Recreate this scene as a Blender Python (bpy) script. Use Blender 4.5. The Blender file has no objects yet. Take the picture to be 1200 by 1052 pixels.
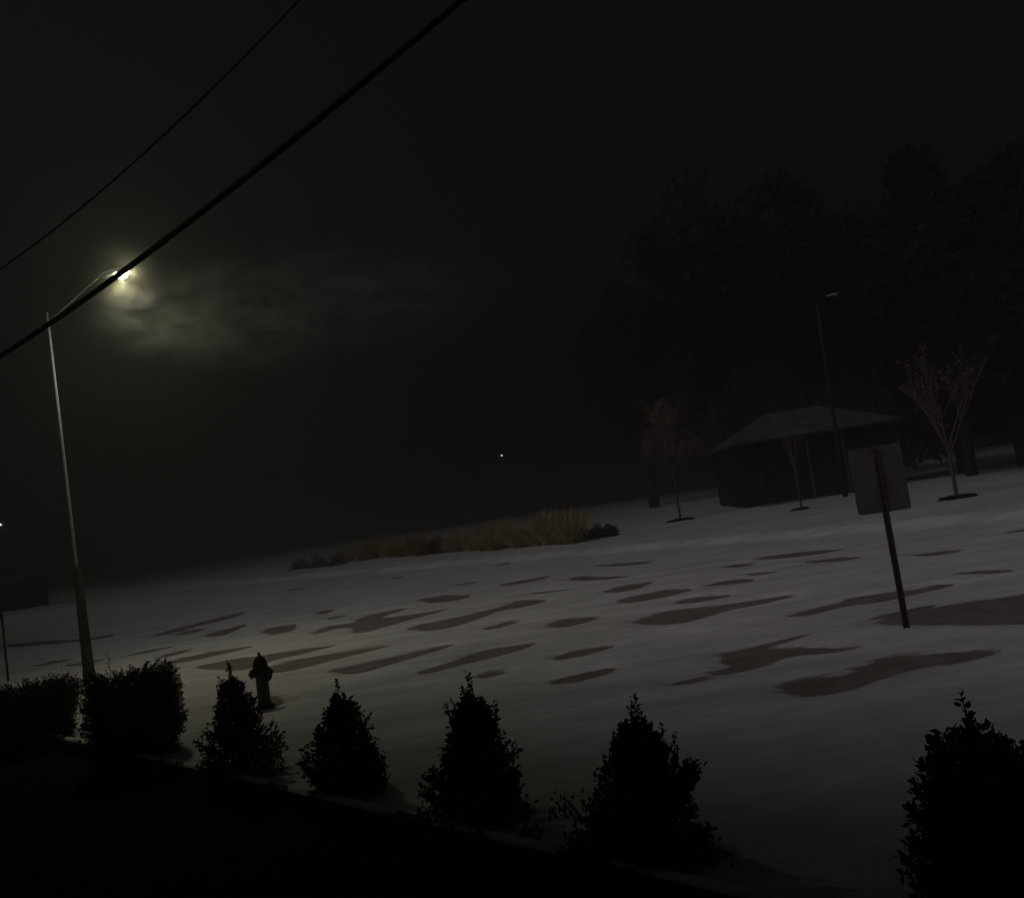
import bpy, math, random
import numpy as np
from mathutils import Vector, Matrix

random.seed(7)
rng = np.random.default_rng(11)
R = math.radians
scene = bpy.context.scene
COL = scene.collection

# ------------------------------------------------------------------ camera
F, CX, CY = 1000.0, 600.0, 526.0            # focal length and centre in photograph pixels
ROLL, PITCH, CAMZ = R(8.5), R(4.2), 2.1
CAM = Vector((0, 0, CAMZ))
fwd = Vector((0, math.cos(PITCH), math.sin(PITCH)))
U0 = Vector((0, -math.sin(PITCH), math.cos(PITCH)))
X0 = Vector((1, 0, 0))
cam_right = math.cos(ROLL) * X0 - math.sin(ROLL) * U0
cam_up = math.sin(ROLL) * X0 + math.cos(ROLL) * U0
cd = bpy.data.cameras.new('camera')
cam = bpy.data.objects.new('camera', cd)
COL.objects.link(cam)
M = Matrix((cam_right, cam_up, -fwd)).transposed().to_4x4()
M.translation = CAM
cam.matrix_world = M
cd.sensor_fit = 'HORIZONTAL'
cd.sensor_width = 36.0
cd.lens = 36.0 * F / 1200.0
cd.clip_start = 0.05
cd.clip_end = 3000
scene.camera = cam

# ------------------------------------------------------------------ night sky, soft added key lamp, exposure
SUN_EL = 31.0
SUN_AZ = Vector((-0.72, -0.69, 0)).normalized()      # horizontal direction towards the light (behind our own house)
world = bpy.data.worlds.new('World')
scene.world = world
world.use_nodes = True
wn = world.node_tree.nodes; wl = world.node_tree.links
wn.clear()
sky = wn.new('ShaderNodeTexSky'); sky.sky_type = 'NISHITA'; sky.sun_disc = False
sky.sun_elevation = R(SUN_EL)
sky.sun_rotation = math.atan2(SUN_AZ.x, SUN_AZ.y)
hsv = wn.new('ShaderNodeHueSaturation'); hsv.inputs['Saturation'].default_value = 0.12
bg = wn.new('ShaderNodeBackground'); bg.inputs['Strength'].default_value = 0.0015
wo = wn.new('ShaderNodeOutputWorld')
wl.new(sky.outputs['Color'], hsv.inputs['Color'])
wl.new(hsv.outputs['Color'], bg.inputs['Color'])
wl.new(bg.outputs['Background'], wo.inputs['Surface'])

sd_ = bpy.data.lights.new('soft_key', 'SUN')  # broad soft lamp added to light the road, for street lighting out of view
sd_.energy = 2.05
sd_.angle = R(58)
sd_.color = (1.0, 0.925, 0.935)
sun = bpy.data.objects.new('soft_key', sd_)
COL.objects.link(sun)
to_sun = (SUN_AZ * math.cos(R(SUN_EL)) + Vector((0, 0, math.sin(R(SUN_EL))))).normalized()
sun.rotation_euler = to_sun.to_track_quat('Z', 'Y').to_euler()
sun.location = (-20, -20, 30)

vs = scene.view_settings
vs.view_transform = 'Standard'; vs.look = 'None'; vs.exposure = 0.0; vs.gamma = 1.0; vs.use_curve_mapping = False
scene.cycles.use_denoising = True
scene.cycles.volume_bounces = 1
scene.cycles.max_bounces = 6
scene.cycles.sample_clamp_indirect = 2.0

# ------------------------------------------------------------------ pixel -> place
def ray(px, py):
    dx, dy = px - CX, CY - py
    return (cam_right * dx + cam_up * dy + fwd * F).normalized()

NRM = np.array((0.75, 0.66)); NRM = NRM / np.linalg.norm(NRM)      # across the road
ALONG = np.array((-NRM[1], NRM[0]))
K1 = np.array((4.4, 10.4))                                         # point on the near kerb
ROADW = 13.0

def sstep(a, b, x):
    t = np.clip((x - a) / (b - a), 0, 1)
    return t * t * (3 - 2 * t)

def H(x, y):
    """ground height (without snow)"""
    x = np.asarray(x, float); y = np.asarray(y, float)
    s = (x - K1[0]) * NRM[0] + (y - K1[1]) * NRM[1]
    far = 0.13 * sstep(ROADW, ROADW + 0.9, s) + 0.85 * sstep(ROADW + 0.5, ROADW + 55, s)
    return far

def ground(px, py, extra=0.0):
    d = ray(px, py)
    t = 2.0
    while t < 900:
        p = CAM + d * t
        if p.z <= float(H(p.x, p.y)) + extra:
            lo, hi = t - 0.5, t
            for _ in range(30):
                m = (lo + hi) / 2
                q = CAM + d * m
                if q.z <= float(H(q.x, q.y)) + extra: hi = m
                else: lo = m
            q = CAM + d * hi
            return Vector((q.x, q.y, float(H(q.x, q.y))))
        t += 0.5
    raise ValueError((px, py))

def at_y(px, py, Y):
    d = ray(px, py)
    return CAM + d * (Y / d.y)

# ------------------------------------------------------------------ materials
MATS = {}
def mat(name, color, rough=0.8, spec=0.3, metal=0.0, noise=None, bump=None, emit=None):
    """noise = (scale, other colour, low, high) ; bump = (scale, strength, distance)"""
    if name in MATS: return MATS[name]
    m = bpy.data.materials.new(name); m.use_nodes = True
    nt = m.node_tree; n = nt.nodes; l = nt.links
    p = n['Principled BSDF']
    p.inputs['Base Color'].default_value = (*color, 1)
    p.inputs['Roughness'].default_value = rough
    p.inputs['Metallic'].default_value = metal
    p.inputs['Specular IOR Level'].default_value = spec
    tc = n.new('ShaderNodeTexCoord')
    if noise:
        nz = n.new('ShaderNodeTexNoise'); nz.inputs['Scale'].default_value = noise[0]; nz.inputs['Detail'].default_value = 6
        mr = n.new('ShaderNodeMapRange'); mr.inputs['From Min'].default_value = noise[2]; mr.inputs['From Max'].default_value = noise[3]
        mx = n.new('ShaderNodeMix'); mx.data_type = 'RGBA'
        mx.inputs['A'].default_value = (*color, 1); mx.inputs['B'].default_value = (*noise[1], 1)
        l.new(tc.outputs['Object'], nz.inputs['Vector'])
        l.new(nz.outputs['Fac'], mr.inputs['Value'])
        l.new(mr.outputs['Result'], mx.inputs['Factor'])
        l.new(mx.outputs['Result'], p.inputs['Base Color'])
    if bump:
        nb = n.new('ShaderNodeTexNoise'); nb.inputs['Scale'].default_value = bump[0]; nb.inputs['Detail'].default_value = 8
        b = n.new('ShaderNodeBump'); b.inputs['Strength'].default_value = bump[1]; b.inputs['Distance'].default_value = bump[2]
        l.new(tc.outputs['Object'], nb.inputs['Vector'])
        l.new(nb.outputs['Fac'], b.inputs['Height'])
        l.new(b.outputs['Normal'], p.inputs['Normal'])
    if emit:
        p.inputs['Emission Color'].default_value = (*emit[0], 1)
        p.inputs['Emission Strength'].default_value = emit[1]
    MATS[name] = m
    return m

def snow_material():
    m = bpy.data.materials.new('wind packed snow'); m.use_nodes = True
    n = m.node_tree.nodes; l = m.node_tree.links; p = n['Principled BSDF']
    p.inputs['Roughness'].default_value = .75; p.inputs['Specular IOR Level'].default_value = .2
    tc = n.new('ShaderNodeTexCoord')
    def tex(scale, rz, sc, detail):
        mp = n.new('ShaderNodeMapping'); mp.inputs['Rotation'].default_value = (0, 0, rz); mp.inputs['Scale'].default_value = sc
        t = n.new('ShaderNodeTexNoise'); t.inputs['Scale'].default_value = scale; t.inputs['Detail'].default_value = detail
        l.new(tc.outputs['Object'], mp.inputs['Vector']); l.new(mp.outputs['Vector'], t.inputs['Vector'])
        return t.outputs['Fac']
    def rng_(v, a, b, c=0.0, d=1.0):
        r = n.new('ShaderNodeMapRange'); r.inputs['From Min'].default_value = a; r.inputs['From Max'].default_value = b
        r.inputs['To Min'].default_value = c; r.inputs['To Max'].default_value = d
        l.new(v, r.inputs['Value']); return r.outputs['Result']
    def math_(op, a, b):
        q = n.new('ShaderNodeMath'); q.operation = op; l.new(a, q.inputs[0])
        if isinstance(b, float): q.inputs[1].default_value = b
        else: l.new(b, q.inputs[1])
        return q.outputs[0]
    def mix(f, a, b):
        q = n.new('ShaderNodeMix'); q.data_type = 'RGBA'; l.new(f, q.inputs['Factor'])
        for k, v in (('A', a), ('B', b)):
            if isinstance(v, tuple): q.inputs[k].default_value = (*v, 1)
            else: l.new(v, q.inputs[k])
        return q.outputs['Result']
    wind = R(-20)
    broad = rng_(tex(.5, 0, (1, 1, 1), 6), .42, .75)
    streak = rng_(tex(1.6, wind, (.16, 1, 1), 7), .40, .68)
    crust = rng_(tex(7.0, wind, (.35, 1, 1), 8), .40, .70)
    c1 = mix(broad, (.82, .81, .81), (.66, .65, .65))
    c2 = mix(math_('MULTIPLY', streak, .75), c1, (.55, .535, .53))
    c3 = mix(math_('MULTIPLY', crust, .42), c2, (.50, .485, .48))
    at = n.new('ShaderNodeAttribute'); at.attribute_name = 'depth'
    j1 = rng_(tex(5.0, wind, (.22, 1, 1), 8), .3, .7, -.014, .014)
    j2 = rng_(tex(34.0, wind, (.5, 1, 1), 4), .3, .7, -.006, .006)
    dd = math_('ADD', math_('ADD', at.outputs['Fac'], j1), j2)
    cover = rng_(dd, -.006, .009)
    l.new(mix(cover, (.225, .19, .178), c3), p.inputs['Base Color'])
    b = n.new('ShaderNodeBump'); b.inputs['Strength'].default_value = .55; b.inputs['Distance'].default_value = .03
    hh = math_('ADD', tex(3.0, wind, (.3, 1, 1), 9), math_('MULTIPLY', tex(22.0, wind, (.6, 1, 1), 5), .35))
    l.new(hh, b.inputs['Height']); l.new(b.outputs['Normal'], p.inputs['Normal'])
    return m
SNOW = snow_material()
SNOW2 = mat('settled snow', (0.78, 0.78, 0.78), 0.8, 0.2, bump=(10, 0.4, 0.02))
ASPH = mat('bare asphalt with snow dust', (0.215, 0.180, 0.168), 0.9, 0.15, noise=(3.0, (0.30, 0.27, 0.255), 0.35, 0.75), bump=(60, 0.4, 0.01))
MULCH = mat('dark wet mulch', (0.009, 0.008, 0.007), 0.95, 0.05, noise=(9, (0.018, 0.014, 0.011), 0.35, 0.7), bump=(30, 0.8, 0.03))
TIMBER = mat('weathered edging timber', (0.12, 0.11, 0.10), 0.9, 0.1, noise=(6, (0.07, 0.06, 0.05), 0.4, 0.7), bump=(25, 0.5, 0.01))
LEAF = mat('dark evergreen leaf', (0.030, 0.042, 0.022), 0.55, 0.3, noise=(8, (0.050, 0.062, 0.028), 0.4, 0.7))
HEDGE = mat('clipped hedge leaf', (0.045, 0.050, 0.028), 0.6, 0.3, noise=(8, (0.075, 0.070, 0.040), 0.4, 0.7))
BARK = mat('grey brown bark', (0.075, 0.06, 0.052), 0.9, 0.1, noise=(12, (0.12, 0.10, 0.09), 0.4, 0.7), bump=(40, 0.5, 0.01))
DBARK = mat('dark wet bark', (0.028, 0.024, 0.021), 0.9, 0.1)
TWIG = mat('reddish twig', (0.115, 0.075, 0.066), 0.8, 0.1)
DRYLEAF = mat('dry russet leaf', (0.22, 0.125, 0.105), 0.8, 0.1)
PINE = mat('dark forest foliage', (0.010, 0.013, 0.008), 0.8, 0.05, noise=(0.8, (0.016, 0.019, 0.011), 0.4, 0.7))
STRAW = mat('dry ornamental grass', (0.46, 0.37, 0.19), 0.85, 0.1, noise=(1.5, (0.22, 0.185, 0.11), 0.4, 0.65))
STRAW2 = mat('russet dry grass', (0.40, 0.22, 0.09), 0.85, 0.1, noise=(1.5, (0.16, 0.12, 0.06), 0.4, 0.65))
SHRUB = mat('dark low shrub', (0.040, 0.036, 0.028), 0.8, 0.1)
GALV = mat('galvanised steel', (0.34, 0.33, 0.31), 0.6, 0.2, 0.1, noise=(20, (0.25, 0.24, 0.23), 0.4, 0.7))
STEEL = mat('dark rusted sign post', (0.050, 0.040, 0.035), 0.8, 0.2, noise=(30, (0.08, 0.05, 0.04), 0.4, 0.7))
SIGNB = mat('dull bare sign back', (0.10, 0.092, 0.088), 0.65, 0.2, 0.0, noise=(5, (0.072, 0.066, 0.062), 0.4, 0.7))
WHITE = mat('white reflective face', (0.8, 0.8, 0.8), 0.5)
HYD = mat('faded yellow hydrant paint', (0.085, 0.062, 0.014), 0.55, 0.3, noise=(14, (0.055, 0.04, 0.014), 0.5, 0.8))
HYD2 = mat('dark hydrant cap paint', (0.028, 0.026, 0.013), 0.6, 0.3)
BLACKR = mat('black cable sheath', (0.012, 0.012, 0.012), 0.7, 0.2)
POLEW = mat('dark creosote pole', (0.045, 0.036, 0.03), 0.9, 0.1, noise=(5, (0.08, 0.07, 0.06), 0.4, 0.7), bump=(20, 0.4, 0.01))
BRICK = mat('dark red brick', (0.030, 0.019, 0.017), 0.9, 0.1, noise=(3, (0.022, 0.014, 0.013), 0.4, 0.7))
SIDING = mat('dull grey siding', (0.16, 0.155, 0.15), 0.8, 0.2)
PALE = mat('pale painted wood', (0.055, 0.052, 0.05), 0.7, 0.2)
DOORM = mat('dark door paint', (0.022, 0.020, 0.02), 0.6, 0.3)
GLASS = mat('dark window glass', (0.012, 0.013, 0.015), 0.1, 0.5)
ROOFSN = mat('thin snow on shingles', (0.115, 0.115, 0.113), 0.9, 0.1, noise=(1.2, (0.055, 0.055, 0.055), 0.35, 0.7))
SHING = mat('dark shingles', (0.05, 0.05, 0.052), 0.9, 0.1)
HEAD = mat('grey lamp housing', (0.25, 0.27, 0.25), 0.5, 0.4, 0.3)
LENS = mat('lit lamp lens', (0.9, 0.9, 0.7), 0.4, 0.3, emit=((1.0, 0.97, 0.66), 60.0))
LENSC = mat('lit pale lamp lens', (0.9, 0.9, 0.9), 0.4, 0.3, emit=((1.0, 0.98, 0.92), 7.0))
LENSOFF = mat('unlit lamp lens', (0.30, 0.30, 0.29), 0.3, 0.5)
MBOX = mat('black mailbox metal', (0.02, 0.02, 0.022), 0.5, 0.4)

# ------------------------------------------------------------------ object helpers
def link(name, me, m, parent=None, smooth=False):
    if m is not None: me.materials.append(m)
    if smooth:
        me.polygons.foreach_set('use_smooth', [True] * len(me.polygons))
    o = bpy.data.objects.new(name, me)
    COL.objects.link(o)
    if parent is not None: o.parent = parent
    return o

def empty(name, loc=(0, 0, 0), rz=0.0):
    o = bpy.data.objects.new(name, None)
    o.empty_display_size = 0.2
    o.location = loc; o.rotation_euler = (0, 0, rz)
    COL.objects.link(o)
    return o

def tag(o, label=None, cat=None, group=None, kind=None):
    if label: o['label'] = label
    if cat: o['category'] = cat
    if group: o['group'] = group
    if kind: o['kind'] = kind
    return o

class MB:
    """collects shapes for one mesh"""
    def __init__(s): s.v = []; s.f = []
    def add(s, vs_, fs_):
        b = len(s.v); s.v += [tuple(q) for q in vs_]; s.f += [tuple(i + b for i in f) for f in fs_]
        return s
    def box(s, c, size, rot=None, ch=0.0):
        hx, hy, hz = size[0] / 2, size[1] / 2, size[2] / 2
        if ch <= 0:
            vv = [Vector((x, y, z)) for z in (-hz, hz) for (x, y) in ((-hx, -hy), (hx, -hy), (hx, hy), (-hx, hy))]
            ff = [(3, 2, 1, 0), (4, 5, 6, 7), (0, 1, 5, 4), (1, 2, 6, 5), (2, 3, 7, 6), (3, 0, 4, 7)]
        else:   # chamfered vertical profile rings
            vv = []; ff = []
            rings = [(-hz, ch), (-hz + ch, 0), (hz - ch, 0), (hz, ch)]
            for z, d in rings:
                x, y = hx - d, hy - d
                vv += [Vector(q + (z,)) for q in ((-x + ch, -y), (x - ch, -y), (x, -y + ch), (x, y - ch), (x - ch, y), (-x + ch, y), (-x, y - ch), (-x, -y + ch))]
            for k in range(3):
                for i in range(8):
                    j = (i + 1) % 8
                    ff.append((k * 8 + i, k * 8 + j, (k + 1) * 8 + j, (k + 1) * 8 + i))
            ff.append(tuple(range(7, -1, -1))); ff.append(tuple(range(24, 32)))
        if rot is not None: vv = [rot @ q for q in vv]
        c = Vector(c)
        return s.add([q + c for q in vv], ff)
    def tube(s, pts, rad, n=8, caps=True):
        pts = [Vector(p) for p in pts]
        if not isinstance(rad, (list, tuple)): rad = [rad] * len(pts)
        vv = []; ff = []
        prev = None
        for i, p in enumerate(pts):
            t = (pts[min(i + 1, len(pts) - 1)] - pts[max(i - 1, 0)]).normalized()
            if prev is None:
                a = t.orthogonal().normalized()
            else:
                a = (prev - t * prev.dot(t))
                a = a.normalized() if a.length > 1e-6 else t.orthogonal().normalized()
            prev = a
            b = t.cross(a)
            for k in range(n):
                g = 2 * math.pi * k / n
                vv.append(p + (a * math.cos(g) + b * math.sin(g)) * rad[i])
        for i in range(len(pts) - 1):
            for k in range(n):
                j = (k + 1) % n
                ff.append((i * n + k, i * n + j, (i + 1) * n + j, (i + 1) * n + k))
        if caps:
            ff.append(tuple(range(n - 1, -1, -1)))
            ff.append(tuple((len(pts) - 1) * n + k for k in range(n)))
        return s.add(vv, ff)
    def lathe(s, prof, n=16, c=(0, 0, 0), axis=None):
        """prof = [(r, z)...]"""
        vv = []; ff = []
        for r, z in prof:
            for k in range(n):
                g = 2 * math.pi * k / n
                vv.append(Vector((r * math.cos(g), r * math.sin(g), z)))
        for i in range(len(prof) - 1):
            for k in range(n):
                j = (k + 1) % n
                ff.append((i * n + k, i * n + j, (i + 1) * n + j, (i + 1) * n + k))
        ff.append(tuple(range(n - 1, -1, -1)))
        ff.append(tuple((len(prof) - 1) * n + k for k in range(n)))
        if axis is not None:
            q = Vector((0, 0, 1)).rotation_difference(Vector(axis))
            vv = [q @ v for v in vv]
        c = Vector(c)
        return s.add([v + c for v in vv], ff)
    def build(s, name, m, parent=None, smooth=False):
        me = bpy.data.meshes.new(name)
        me.from_pydata(s.v, [], s.f); me.update()
        return link(name, me, m, parent, smooth)

def np_mesh(name, V, Q):
    """V (n,3) float, Q (m,k) int  -> mesh quickly"""
    me = bpy.data.meshes.new(name)
    k = Q.shape[1]
    me.vertices.add(len(V)); me.vertices.foreach_set('co', np.ascontiguousarray(V, np.float32).ravel())
    me.loops.add(Q.size); me.loops.foreach_set('vertex_index', np.ascontiguousarray(Q, np.int32).ravel())
    me.polygons.add(len(Q))
    me.polygons.foreach_set('loop_start', np.arange(0, Q.size, k, dtype=np.int32))
    me.polygons.foreach_set('loop_total', np.full(len(Q), k, np.int32))
    me.update(calc_edges=True)
    me.validate()
    return me

def leaf_mesh(name, P, D, L, W, r):
    """diamond leaves: base points P, directions D, lengths L, widths W"""
    n = len(P)
    D = D / np.maximum(np.linalg.norm(D, axis=1, keepdims=True), 1e-6)
    A = r.normal(size=(n, 3))
    S = np.cross(D, A); S /= np.maximum(np.linalg.norm(S, axis=1, keepdims=True), 1e-6)
    N = np.cross(S, D)
    L = L[:, None]; W = W[:, None]
    fold = N * W * 0.18
    V = np.empty((n, 4, 3))
    V[:, 0] = P
    V[:, 1] = P + D * L * 0.5 + S * W * 0.5 + fold
    V[:, 2] = P + D * L
    V[:, 3] = P + D * L * 0.5 - S * W * 0.5 + fold
    return np_mesh(name, V.reshape(-1, 3), np.arange(n * 4).reshape(n, 4))

# smooth value noise made of sines (cheap, continuous)
def wave(x, y, scale, seed, nw=7):
    r = np.random.default_rng(seed)
    out = 0
    for _ in range(nw):
        g = r.uniform(0, 2 * math.pi); k = scale * r.uniform(0.6, 1.7); ph = r.uniform(0, 6.28)
        out = out + np.sin((x * math.cos(g) + y * math.sin(g)) * k + ph)
    return out / nw

# ------------------------------------------------------------------ snow cover with wind-scoured bare patches
def conv(reg, sc, pts):
    return [(reg[0] + u / sc, reg[1] + v / sc) for u, v in pts]
ZA = ((300, 580), 2.609); ZB = ((700, 640), 2.4); ZC = ((180, 640), 2.4); ZD = ((0, 650), 4.573)
PATCHES = []
def P(z, *pts): PATCHES.append(conv(z[0], z[1], pts))
P(ZA, (180,418),(215,400),(300,392),(330,372),(420,352),(460,348),(400,366),(372,379),(480,365),(600,345),(520,368),(400,400),(340,420),(300,420),(296,402),(230,412),(195,424))
P(ZA, (450,412),(560,385),(700,355),(780,335),(800,322),(900,322),(830,340),(740,355),(640,392),(560,414))
P(ZA, (505,318),(570,308),(660,306),(620,322),(540,331),(520,325))
P(ZA, (18,415),(70,400),(130,397),(100,418),(50,427))
P(ZA, (880,400),(950,378),(1052,373),(1000,392),(940,405))
P(ZA, (703,407),(760,390),(802,387),(750,404),(715,411))
P(ZA, (33,536),(60,521),(200,494),(300,475),(412,459),(330,482),(200,513),(110,537),(60,543))
P(ZA, (238,535),(300,521),(400,500),(520,472),(602,459),(520,485),(400,521),(320,543),(270,546))
P(ZA, (478,547),(600,510),(680,480),(760,464),(853,457),(800,475),(700,500),(600,526),(520,546))
P(ZA, (676,553),(720,544),(757,542),(700,558))
P(ZA, (910,502),(960,480),(1040,467),(1102,461),(1030,482),(950,498))
P(ZA, (890,574),(960,552),(1040,535),(1103,527),(1060,548),(980,570),(930,578))
P(ZA, (180,360),(242,349),(205,367))
P(ZA, (210,377),(282,365),(240,381))
P(ZA, (408,253),(457,247),(430,257))
P(ZA, (93,289),(162,281),(120,293))
P(ZA, (598,277),(692,261),(640,276))
P(ZA, (738,276),(830,258),(912,245),(860,262),(780,277))
P(ZA, (733,213),(787,204),(760,215))
P(ZA, (823,304),(972,285),(900,299))
P(ZA, (945,262),(990,247),(1040,250),(1160,249),(1060,259))
P(ZA, (1035,216),(1120,208),(1210,202),(1205,210),(1100,218))
P(ZA, (1066,294),(1130,275),(1202,267),(1150,288),(1090,299))
P(ZB, (25,126),(90,108),(162,99),(110,120),(50,131))
P(ZB, (46,157),(110,138),(200,123),(270,119),(200,140),(100,159))
P(ZB, (103,213),(200,181),(320,169),(420,157),(563,137),(480,159),(360,181),(260,213),(160,223))
P(ZB, (213,157),(300,142),(383,137),(300,155),(230,163))
P(ZB, (300,111),(380,93),(452,95),(400,105),(330,111))
P(ZB, (343,59),(400,49),(442,54),(400,59))
P(ZB, (420,78),(460,73),(500,75),(450,81))
P(ZB, (433,35),(520,22),(640,11),(703,9),(600,27),(480,37))
P(ZB, (578,45),(650,36),(748,29),(700,41),(620,47))
P(ZB, (553,195),(600,179),(690,160),(715,145),(840,131),(900,122),(950,107),(1003,107),(960,121),(870,139),(800,157),(700,167),(620,186),(580,197))
P(ZB, (782,215),(880,187),(1000,164),(1200,137),(1330,120),(1330,190),(1240,205),(1180,219),(1000,219),(840,220))
P(ZB, (998,77),(1100,67),(1182,69),(1080,79))
P(ZB, (888,27),(960,15),(1033,11),(960,25))
P(ZB, (355,318),(360,307),(440,297),(560,287),(722,287),(660,299),(540,307),(480,331),(420,349),(340,363),(322,359),(370,343),(398,335),(360,326))
P(ZB, (205,391),(260,374),(323,365),(270,383),(230,391))
P(ZB, (516,392),(600,375),(720,364),(770,329),(860,311),(980,301),(1135,297),(1050,319),(900,341),(780,373),(700,403),(620,418),(540,413))
P(ZC, (0,249),(100,222),(267,181),(230,200),(120,226),(20,253))
P(ZC, (58,251),(100,236),(142,231),(110,246))
P(ZC, (138,251),(190,238),(267,217),(230,238),(180,255))
P(ZC, (108,341),(240,315),(330,304),(420,290),(518,277),(430,301),(330,320),(270,347),(180,347))
P(ZC, (28,329),(120,305),(288,279),(220,298),(90,326))
P(ZC, (-2,317),(50,300),(107,289),(60,307))
P(ZD, (-30,492),(200,464),(430,454),(622,424),(560,451),(300,476),(100,492))
P(ZD, (155,602),(280,571),(403,553),(300,584))
P(ZD, (345,592),(440,574),(563,563),(430,592))
P(ZD, (615,557),(800,510),(955,488),(780,527))
P(((0, 0), 1.0), (300,838),(306,820),(318,815),(330,820),(325,828),(312,834))  # bare spot at the hydrant foot, with its shadow drawn into the outline

def chaikin(pts, it=2):
    for _ in range(it):
        q = []
        for i in range(len(pts)):
            a, b = pts[i], pts[(i + 1) % len(pts)]
            q.append((a[0] * .78 + b[0] * .22, a[1] * .78 + b[1] * .22))
            q.append((a[0] * .22 + b[0] * .78, a[1] * .22 + b[1] * .78))
        pts = q
    return pts

def signed(px, py, poly):
    """distance to polygon, negative inside"""
    d = np.full(px.shape, 1e9); ins = np.zeros(px.shape, bool)
    n = len(poly)
    for i in range(n):
        x0, y0 = poly[i]; x1, y1 = poly[(i + 1) % n]
        ex, ey = x1 - x0, y1 - y0
        t = np.clip(((px - x0) * ex + (py - y0) * ey) / max(ex * ex + ey * ey, 1e-9), 0, 1)
        d = np.minimum(d, np.hypot(px - x0 - t * ex, py - y0 - t * ey))
        c = ((y0 > py) != (y1 > py)) & (px < (x1 - x0) * (py - y0) / (y1 - y0 + 1e-12) + x0)
        ins ^= c
    return np.where(ins, -d, d)

BED_N = 3.66        # distance from our facade at which the mulch bed ends (edging line), along NB
NB = np.array((0.6954, 0.7186)); NB /= np.linalg.norm(NB)

def snow_depth(X, Y):
    # drifts stretched along the wind (about +X)
    wx = X * 0.94 + Y * 0.34; wy = -X * 0.34 + Y * 0.94
    d = 0.036 + 0.006 * wave(wx * 0.35, wy, 1.3, 3) + 0.004 * wave(wx * 0.3, wy, 4.0, 4)
    s = (X - K1[0]) * NRM[0] + (Y - K1[1]) * NRM[1]
    d = d + 0.030 * np.exp(-((s + 0.1) / 0.22) ** 2) * (0.6 + 0.4 * wave(X, Y, 0.8, 9))      # windrow along the near kerb
    d = d + 0.10 * np.exp(-((s - ROADW - 1.1) / 0.9) ** 2)                                   # ploughed ridge on the far kerb
    d = d + 0.05 * sstep(ROADW + 1, ROADW + 5, s) + 0.05 * wave(X, Y, 0.35, 6) * sstep(ROADW + 1, ROADW + 8, s)
    rag = 0.10 * wave(wx * 0.4, wy, 5.0, 5) + 0.07 * wave(wx * 0.5, wy, 14.0, 8) + 0.05 * wave(wx * 0.6, wy, 33.0, 18)
    st = wave(wx * 0.16, wy, 3.2, 51, 11) * 0.5 + wave(wx * 0.22, wy, 7.5, 52, 11) * 0.5
    zone = sstep(-5.0, -2.0, s) * (1 - sstep(ROADW - 2.5, ROADW - 0.5, s))
    thin = np.clip((st - 0.30) / 0.12, 0, 1) * zone
    d = np.maximum(d - thin * 0.055, -0.012)
    for poly in PATCHES:
        g = [ground(*q) for q in poly]
        g = chaikin([(q.x, q.y) for q in g], 1)
        a = np.array(g)
        x0, y0 = a.min(0) - 0.6; x1, y1 = a.max(0) + 0.6
        m = (X > x0) & (X < x1) & (Y > y0) & (Y < y1)
        if not m.any(): continue
        sdv = signed(X[m], Y[m], g)
        dist = math.hypot(*a.mean(0))
        sdv = sdv + rag[m] * min(1.3, dist / 14) * (0.55 + 0.45 * wave(X[m], Y[m], 0.9, 31)) - 0.03
        d[m] = np.minimum(d[m], np.clip(sdv * 0.12, -0.03, 1))
    return d

# polar sheet round the viewpoint: fine inside the view, coarse elsewhere, out to the horizon
th_f = np.radians(np.arange(-46, 46.001, 0.125))
th_c = np.radians(np.arange(50, 311, 4.0))
TH = np.concatenate([th_f, th_c])
rr = [2.6]
while rr[-1] < 75: rr.append(rr[-1] * 1.0062)
while rr[-1] < 1500: rr.append(rr[-1] * 1.07)
RR = np.array(rr)
TT, RA = np.meshgrid(TH, RR, indexing='xy')
GX, GY = RA * np.sin(TT), RA * np.cos(TT)
dep = snow_depth(GX, GY)
nb = GX * NB[0] + GY * NB[1]
GZ = H(GX, GY) + dep
GZ = GZ - 0.4 * (1 - sstep(BED_N - 0.06, BED_N + 0.02, nb))      # no snow on our side of the edging
nr, nc = GX.shape
i0 = (np.arange(nr - 1)[:, None] * nc + np.arange(nc)[None, :])
i1 = (np.arange(nr - 1)[:, None] * nc + (np.arange(nc)[None, :] + 1) % nc)
Q = np.stack([i0, i0 + nc, i1 + nc, i1], -1).reshape(-1, 4)
me = np_mesh('snow_cover', np.stack([GX, GY, GZ], -1).reshape(-1, 3), Q)
at_ = me.attributes.new('depth', 'FLOAT', 'POINT')
at_.data.foreach_set('value', np.ascontiguousarray(dep, np.float32).ravel())
snow = link('snow_cover', me, SNOW, smooth=True)
tag(snow, 'wind-blown snow lying over the road and the verges', kind='structure')

# asphalt under the snow (road and near apron) and soil sheet to the horizon
m = MB()
_ba = np.array((-NB[1], NB[0])); a0 = NB * (BED_N + .12) - _ba * 150; a1 = NB * (BED_N + .12) + _ba * 500
b1 = K1 + ALONG * 500 + NRM * ROADW; b0 = K1 + ALONG * -160 + NRM * ROADW
m.add([(*a0, 0), (*b0, 0), (*b1, 0), (*a1, 0)], [(0, 1, 2, 3)])
road = m.build('road', ASPH); tag(road, 'bare asphalt showing where the wind took the snow', kind='structure')
m = MB(); m.add([(-1600, -1600, -0.12), (1600, -1600, -0.12), (1600, 1600, -0.12), (-1600, 1600, -0.12)], [(0, 1, 2, 3)])
soil = m.build('ground', MULCH); tag(soil, 'dark ground beneath the snow', kind='structure')

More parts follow.
